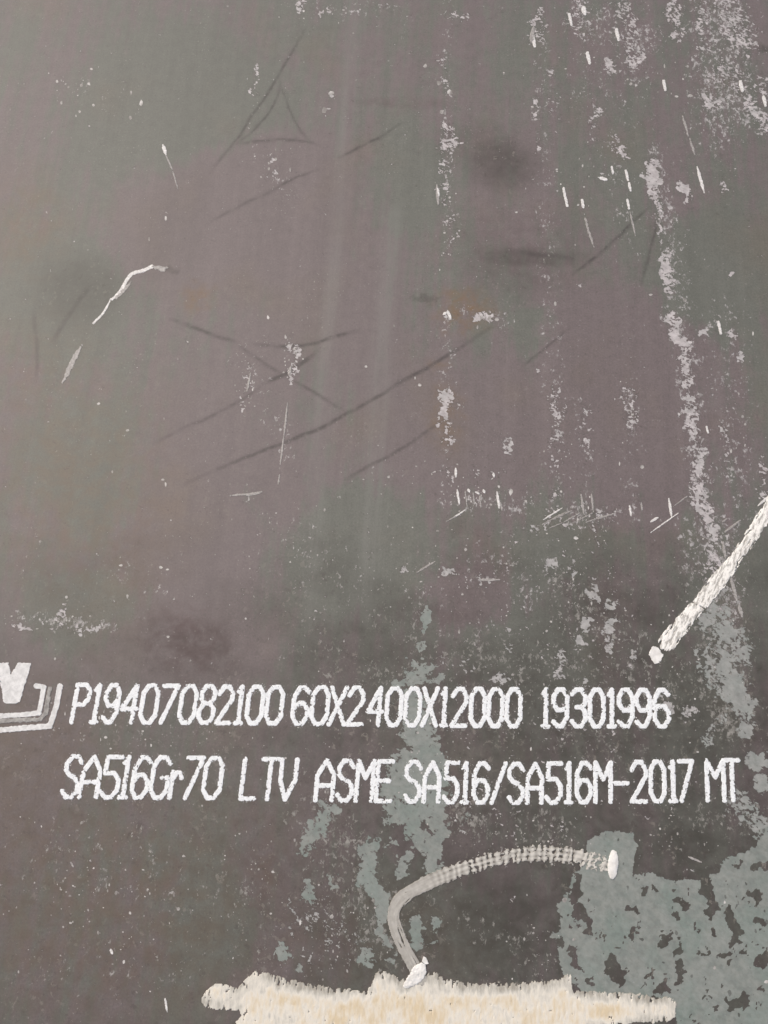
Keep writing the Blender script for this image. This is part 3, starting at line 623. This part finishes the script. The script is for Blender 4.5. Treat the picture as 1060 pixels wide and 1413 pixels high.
raster('paint_dab', ell(846, 1193, 7.2, 20, .06), (832, 1168, 860, 1218), .6, lambda a, b, f: .0005 + .0013 * np.sqrt(np.clip(f / 5, 0, 1)) * (.8 + .4 * fbm(a / 4, b / 4, 2)), M_BLOB, curve, label='raised white oval dab ending the curved stroke', smooth_sh=True)
BP = [(556, 1360), (572, 1332), (580, 1328), (588, 1331), (589, 1340), (584, 1350), (572, 1360), (560, 1364)]
raster('paint_dab', lambda a, b: dpoly(a, b, BP) + (fbm(a / 3, b / 3, 2) - .5) * 3, (548, 1322, 598, 1370), .6, lambda a, b, f: .0010 + .0007 * np.sqrt(np.clip(f / 6, 0, 1)) * (.5 + fbm(a / 3, b / 3, 2)), M_BLOB, curve, label='thick white dab where the curved stroke begins', smooth_sh=True)
TP = [(583, 1326), (585, 1320), (588, 1322), (591, 1329), (588, 1330)]
raster('paint_dab', lambda a, b: dpoly(a, b, TP) + .5 + (fbm(a / 3, b / 3, 2) - .5), (578, 1316, 596, 1334), .5, .0012, M_BLOB, curve)

# ------------------------------------------------------------------ cream brushed band at the bottom edge
BAND = [(277, 1382), (283, 1368), (297, 1357), (312, 1358), (328, 1364), (338, 1352), (352, 1340), (372, 1343), (395, 1350), (425, 1356), (450, 1361), (480, 1364), (504, 1369), (514, 1350), (521, 1339), (538, 1340), (556, 1350), (575, 1347), (600, 1341),
        (612, 1349), (640, 1354), (700, 1356), (745, 1354), (776, 1347), (783, 1343), (790, 1347), (792, 1366), (830, 1368), (870, 1370), (892, 1371), (900, 1376), (928, 1376), (933, 1385), (932, 1403), (926, 1409), (900, 1412), (870, 1411), (850, 1422), (760, 1440), (600, 1452), (470, 1450), (350, 1440), (324, 1422), (326, 1410), (334, 1402), (330, 1395), (305, 1394), (284, 1390)]
def band_field(Xp, Yp):
    d = dpoly(Xp, Yp, BAND)
    br = fbm(Xp / 2.8 + Yp / 30, Yp / 9, 3) - .5; fine = fbm(Xp / 1.8, Yp / 4, 2) - .5
    k = sstep(380, 430, Xp) * .98 + .02
    k = np.where(Xp > 795, .5, k)
    comb = np.where(Xp > 800, np.abs(np.sin(Xp / 5.2 + 2 * fbm(Xp / 20, Yp / 40, 2))) * 4 - 2, 0)
    f = d + (br * 8 + fine * 5 + comb) * k * (1 - .4 * sstep(8, 30, d)) - 1.5 * k + (fbm(Xp / 2, Yp / 2, 2) - .5) * 1.8
    holes = fbm(Xp / 2.2 + 11, Yp / 9, 3)
    f = np.where((holes > .79 - .19 * (1 - sstep(2, 15, d))), -1, f)
    crack = np.abs(Xp - 889 + 3 * (fbm(Xp / 5, Yp / 5, 2) - .5) * 2) < .8
    return np.where(crack & (Yp < 1400), -1, f)
def band_tone(Xp, Yp, f):
    d = dpoly(Xp, Yp, BAND)
    big = fbm(Xp / 26, Yp / 20, 3)
    y = .12 + .30 * (1 - sstep(335, 380, Xp)) + .12 * sstep(800, 860, Xp) + .48 * sstep(-3, 26, d) + .5 * (big - .5) * 1.6
    return np.clip(y + .12 * sstep(330, 420, Xp) * sstep(1365, 1385, Yp) - .10 * sstep(780, 850, Xp), 0, 1)
band = raster('paint_band', band_field, (265, 1325, 945, 1460), .9, lambda a, b, f: .0003 + .0004 * sstep(0, 9, f) * (.35 + 1.1 * fbm(a / 3.5, b / 6, 3)), M_CREAM, plate, tone=band_tone, label='wide cream brushed paint band with a ragged bristly top edge', smooth_sh=True)

# ------------------------------------------------------------------ bright scratches
def scratch(pts, w, mat=M_BRIGHT, amp=1.0, taper=True, label=None, ends=(.35, .35)):
    xs = [p[0] for p in pts]; ys = [p[1] for p in pts]
    L = sum(math.hypot(b[0] - a[0], b[1] - a[1]) for a, b in zip(pts[:-1], pts[1:])); ox = rng.random() * 90
    def f(a, b):
        d, s, _ = dpath(a, b, pts); t = s / L
        hw = w * (ends[0] + (1 - ends[0]) * sstep(0, .3, t)) * (ends[1] + (1 - ends[1]) * sstep(0, .3, 1 - t)) if taper else w
        return hw - d + (fbm(a / 2.4 + ox, b / 2.4, 2) - .5) * amp
    return raster('scratch', f, (min(xs) - w - 2, min(ys) - w - 2, max(xs) + w + 2, max(ys) + w + 2), .5, .00018, mat, plate, label=label)
scratch(smooth([(129, 446), (141, 434), (149, 421), (153, 412)]), 1.5, ends=(.9, .4))
scratch(smooth([(155, 413), (166, 402), (173, 390), (180, 380), (187, 376), (197, 374), (210, 367)]), 2.3, ends=(.7, .9), label='longest bright kinked scratch at the left')
scratch(smooth([(187, 376), (198, 373), (211, 368)]), 2.2, amp=.8, ends=(.8, .9))
scratch(smooth([(160, 412), (172, 400), (181, 388)]), 2.2, M_FAINT, 3.4)
scratch(smooth([(211, 368), (224, 371), (231, 369)]), 3.0, M_FAINT, 4)
scratch(smooth([(87, 528), (97, 506), (105, 490), (113, 477)]), 3.4, M_FAINT, 3.4, label='faded pale smear below the kinked scratch')
scratch([(225, 200), (229, 213)], 2.4, amp=.6); scratch([(229, 214), (239, 236)], 1.0, M_FAINT); scratch([(238, 234), (246, 262)], .9, M_FAINT)
for x, y, l, w_ in [(736, 55, 18, 2.4), (787, 27, 15, 2.0), (852, 48, 14, 2.3), (812, 80, 14, 2.4), (917, 118, 12, 2.2), (1023, 119, 12, 2.6), (780, 272, 24, 1.9), (804, 281, 10, 2.0), (865, 242, 13, 1.8), (869, 258, 10, 1.7), (867, 282, 12, 1.7),
                    (845, 235, 9, 1.6), (1055, 140, 12, 2.2), (993, 452, 16, 1.9), (806, 15, 8, 3.0), (976, 593, 8, 1.3)]:
    scratch([(x - l * .1, y - l / 2), (x + l * .12, y + l / 2)], w_, amp=1.3, ends=(.9, .8))
scratch([(962, 230), (972, 266)], 2.0, amp=1); scratch([(952, 192), (959, 214)], 1.5, M_FAINT, 2); scratch([(942, 160), (950, 188)], 1.3, M_FAINT, 2.4)
scratch([(736, 38), (733, 60)], 2.6, M_FAINT, 2); scratch([(869, 290), (877, 325)], 1.1, M_FAINT, 1.5); scratch([(806, 295), (812, 318), (820, 342)], 1.5, M_FAINT, 2.6); scratch([(838, 248), (826, 245)], 2, M_BRIGHT, 2)
for x0, y0, x1, y1, w_, m in [(629, 646, 629, 658, 1.6, 1), (631, 676, 634, 696, 1.6, 1), (642, 678, 645, 700, 1.0, 0), (653, 680, 655, 696, 1.2, 0), (662, 682, 664, 702, .9, 0), (646, 675, 648, 679, 1.8, 1), (656, 679, 661, 681, 1.2, 1), (667, 676, 669, 680, 1.8, 1),
                           (681, 653, 682, 658, 1.9, 1), (686, 679, 689, 701, 1.8, 1), (691, 694, 693, 704, 1.4, 0), (625, 715, 643, 703, 1.0, 1), (615, 720, 630, 712, .8, 0),
                           (750, 717, 776, 701, 1.0, 1), (748, 724, 780, 707, .8, 0), (762, 718, 790, 704, .8, 0), (776, 722, 800, 708, .8, 0), (790, 722, 822, 706, .9, 0), (805, 722, 838, 711, .8, 0), (826, 716, 850, 708, .8, 0), (755, 730, 775, 722, .8, 0),
                           (802, 682, 806, 710, 1.4, 0), (816, 682, 819, 706, 1.3, 0), (869, 698, 871, 712, 1.6, 1), (885, 694, 886, 706, 1.2, 0), (923, 688, 927, 714, 1.7, 1), (898, 720, 908, 714, 1.6, 1), (898, 735, 936, 708, .9, 1), (928, 700, 948, 685, .8, 0),
                           (1000, 734, 1022, 718, 1.6, 0), (997, 720, 1003, 716, 1.2, 0), (998, 748, 1001, 770, 1.8, 0), (1009, 798, 1017, 828, 2.2, 0), (1020, 836, 1024, 850, 2.4, 0), (1046, 698, 1062, 684, 1.5, 1), (1052, 706, 1066, 694, 1.2, 1),
                           (397, 556, 392, 600, 1.3, 0), (392, 600, 387, 640, 1.4, 0), (386, 655, 384, 668, 1.2, 0), (228, 1378, 231, 1396, 1.6, 1), (153, 1310, 155, 1316, 1.8, 1), (399, 518, 402, 505, 2.0, 0), (346, 515, 341, 540, 1.4, 0), (318, 684, 352, 681, 1.4, 0), (340, 684, 361, 679, 1.8, 0),
                           (603, 256, 605, 282, 2.0, 0), (604, 260, 606, 270, 1.6, 1), (618, 429, 622, 440, 2.0, 1), (612, 434, 616, 431, 2.0, 1), (950, 1182, 968, 1190, 1.4, 0), (98, 1190, 101, 1196, 1.2, 0), (600, 775, 575, 790, 1.2, 0), (660, 800, 690, 800, 1.6, 0)]:
    scratch([(x0, y0), (x1, y1)], w_, M_BRIGHT if m else M_FAINT, 1.0 if m else 1.5, ends=(.5, .5))

# ------------------------------------------------------------------ tiny chips: nobody could count them
def chips():
    pos = []
    for x, y, s in [(457, 129, 4), (448, 152, 4.4), (85, 142, 2.4), (113, 118, 2.4), (123, 116, 2.4), (129, 145, 2.4), (110, 154, 2.2), (181, 128, 2.6), (195, 142, 3.4), (180, 163, 2.8), (126, 95, 2), (79, 112, 2.4), (229, 301, 2.4), (206, 330, 1.8), (105, 160, 1.6), (225, 662, 2.2), (229, 668, 2.6), (176, 594, 2.8), (136, 557, 2.4), (155, 651, 2), (886, 645, 3.2),
                    (370, 438, 2.6), (544, 450, 1.8), (579, 531, 2.6), (573, 522, 2), (505, 506, 2.4), (606, 115, 4), (620, 127, 4), (587, 91, 3), (610, 154, 3.4), (664, 438, 3), (676, 440, 3.4), (685, 441, 3.2), (659, 452, 2.4), (945, 414, 3), (1039, 461, 2.6), (766, 420, 2.8), (898, 407, 2.4), (779, 1242, 4.2), (986, 1335, 2.6), (1058, 1355, 3.4), (246, 1254, 2.8), (240, 1235, 2), (222, 783, 3), (231, 786, 2), (176, 823, 2.6), (92, 824, 2.4), (167, 780, 2.4), (232, 879, 2.2), (76, 909, 2), (935, 1150, 1.8), (898, 1152, 1.6), (1000, 1245, 2), (855, 640, 1.8), (560, 1230, 1.6)]:
        pos.append((x, y, s * 1.05))
    # loose clusters
    for cx, cy, rx, ry, n in [(100, 130, 60, 40, 12), (900, 80, 150, 70, 70), (620, 260, 14, 90, 40), (400, 490, 10, 40, 24), (340, 540, 14, 40, 22), (790, 230, 60, 90, 26), (650, 690, 60, 40, 30), (800, 720, 60, 30, 50), (80, 855, 60, 20, 34), (770, 640, 20, 90, 30), (870, 560, 12, 40, 18), (1010, 600, 30, 80, 24), (700, 820, 120, 90, 70),
                              (830, 850, 60, 90, 60), (930, 900, 60, 120, 40), (640, 1000, 330, 90, 120), (470, 1280, 70, 60, 60), (120, 1200, 120, 90, 60), (200, 1300, 180, 90, 60), (700, 1150, 120, 40, 60), (740, 1300, 40, 50, 24), (920, 1150, 60, 40, 30), (350, 1180, 60, 60, 24), (200, 1010, 160, 60, 50), (450, 20, 60, 20, 14), (380, 230, 30, 40, 16), (560, 650, 80, 40, 20), (500, 780, 200, 90, 50), (985, 780, 40, 60, 30)]:
        for _ in range(n):
            pos.append((cx + rng.normal() * rx * .55, cy + rng.normal() * ry * .55, .55 + rng.gamma(1.3, .42)))
    V = []; Q = []
    for x, y, s in pos:
        b = len(V); a0 = rng.random() * 6; st = rng.uniform(.6, 1.3)
        ang = a0 + np.arange(6) * 1.047; rr = s * rng.uniform(.55, 1.1, 6)
        wx, wy = P(x + rr * np.cos(ang) * st, y - rr * np.sin(ang) / st)
        V += [(wx[i], wy[i], .00016) for i in range(6)]
        Q += [(b, b + 1, b + 2, b + 3), (b, b + 3, b + 4, b + 5)]
    o = link_mesh('paint_chips', V, Q, paint_material('pale_chips', (.22, .205, .19), (.62, .60, .575), 60, .5, .1, lo=.35, hi=.7), plate)
    o['kind'] = 'stuff'
chips()
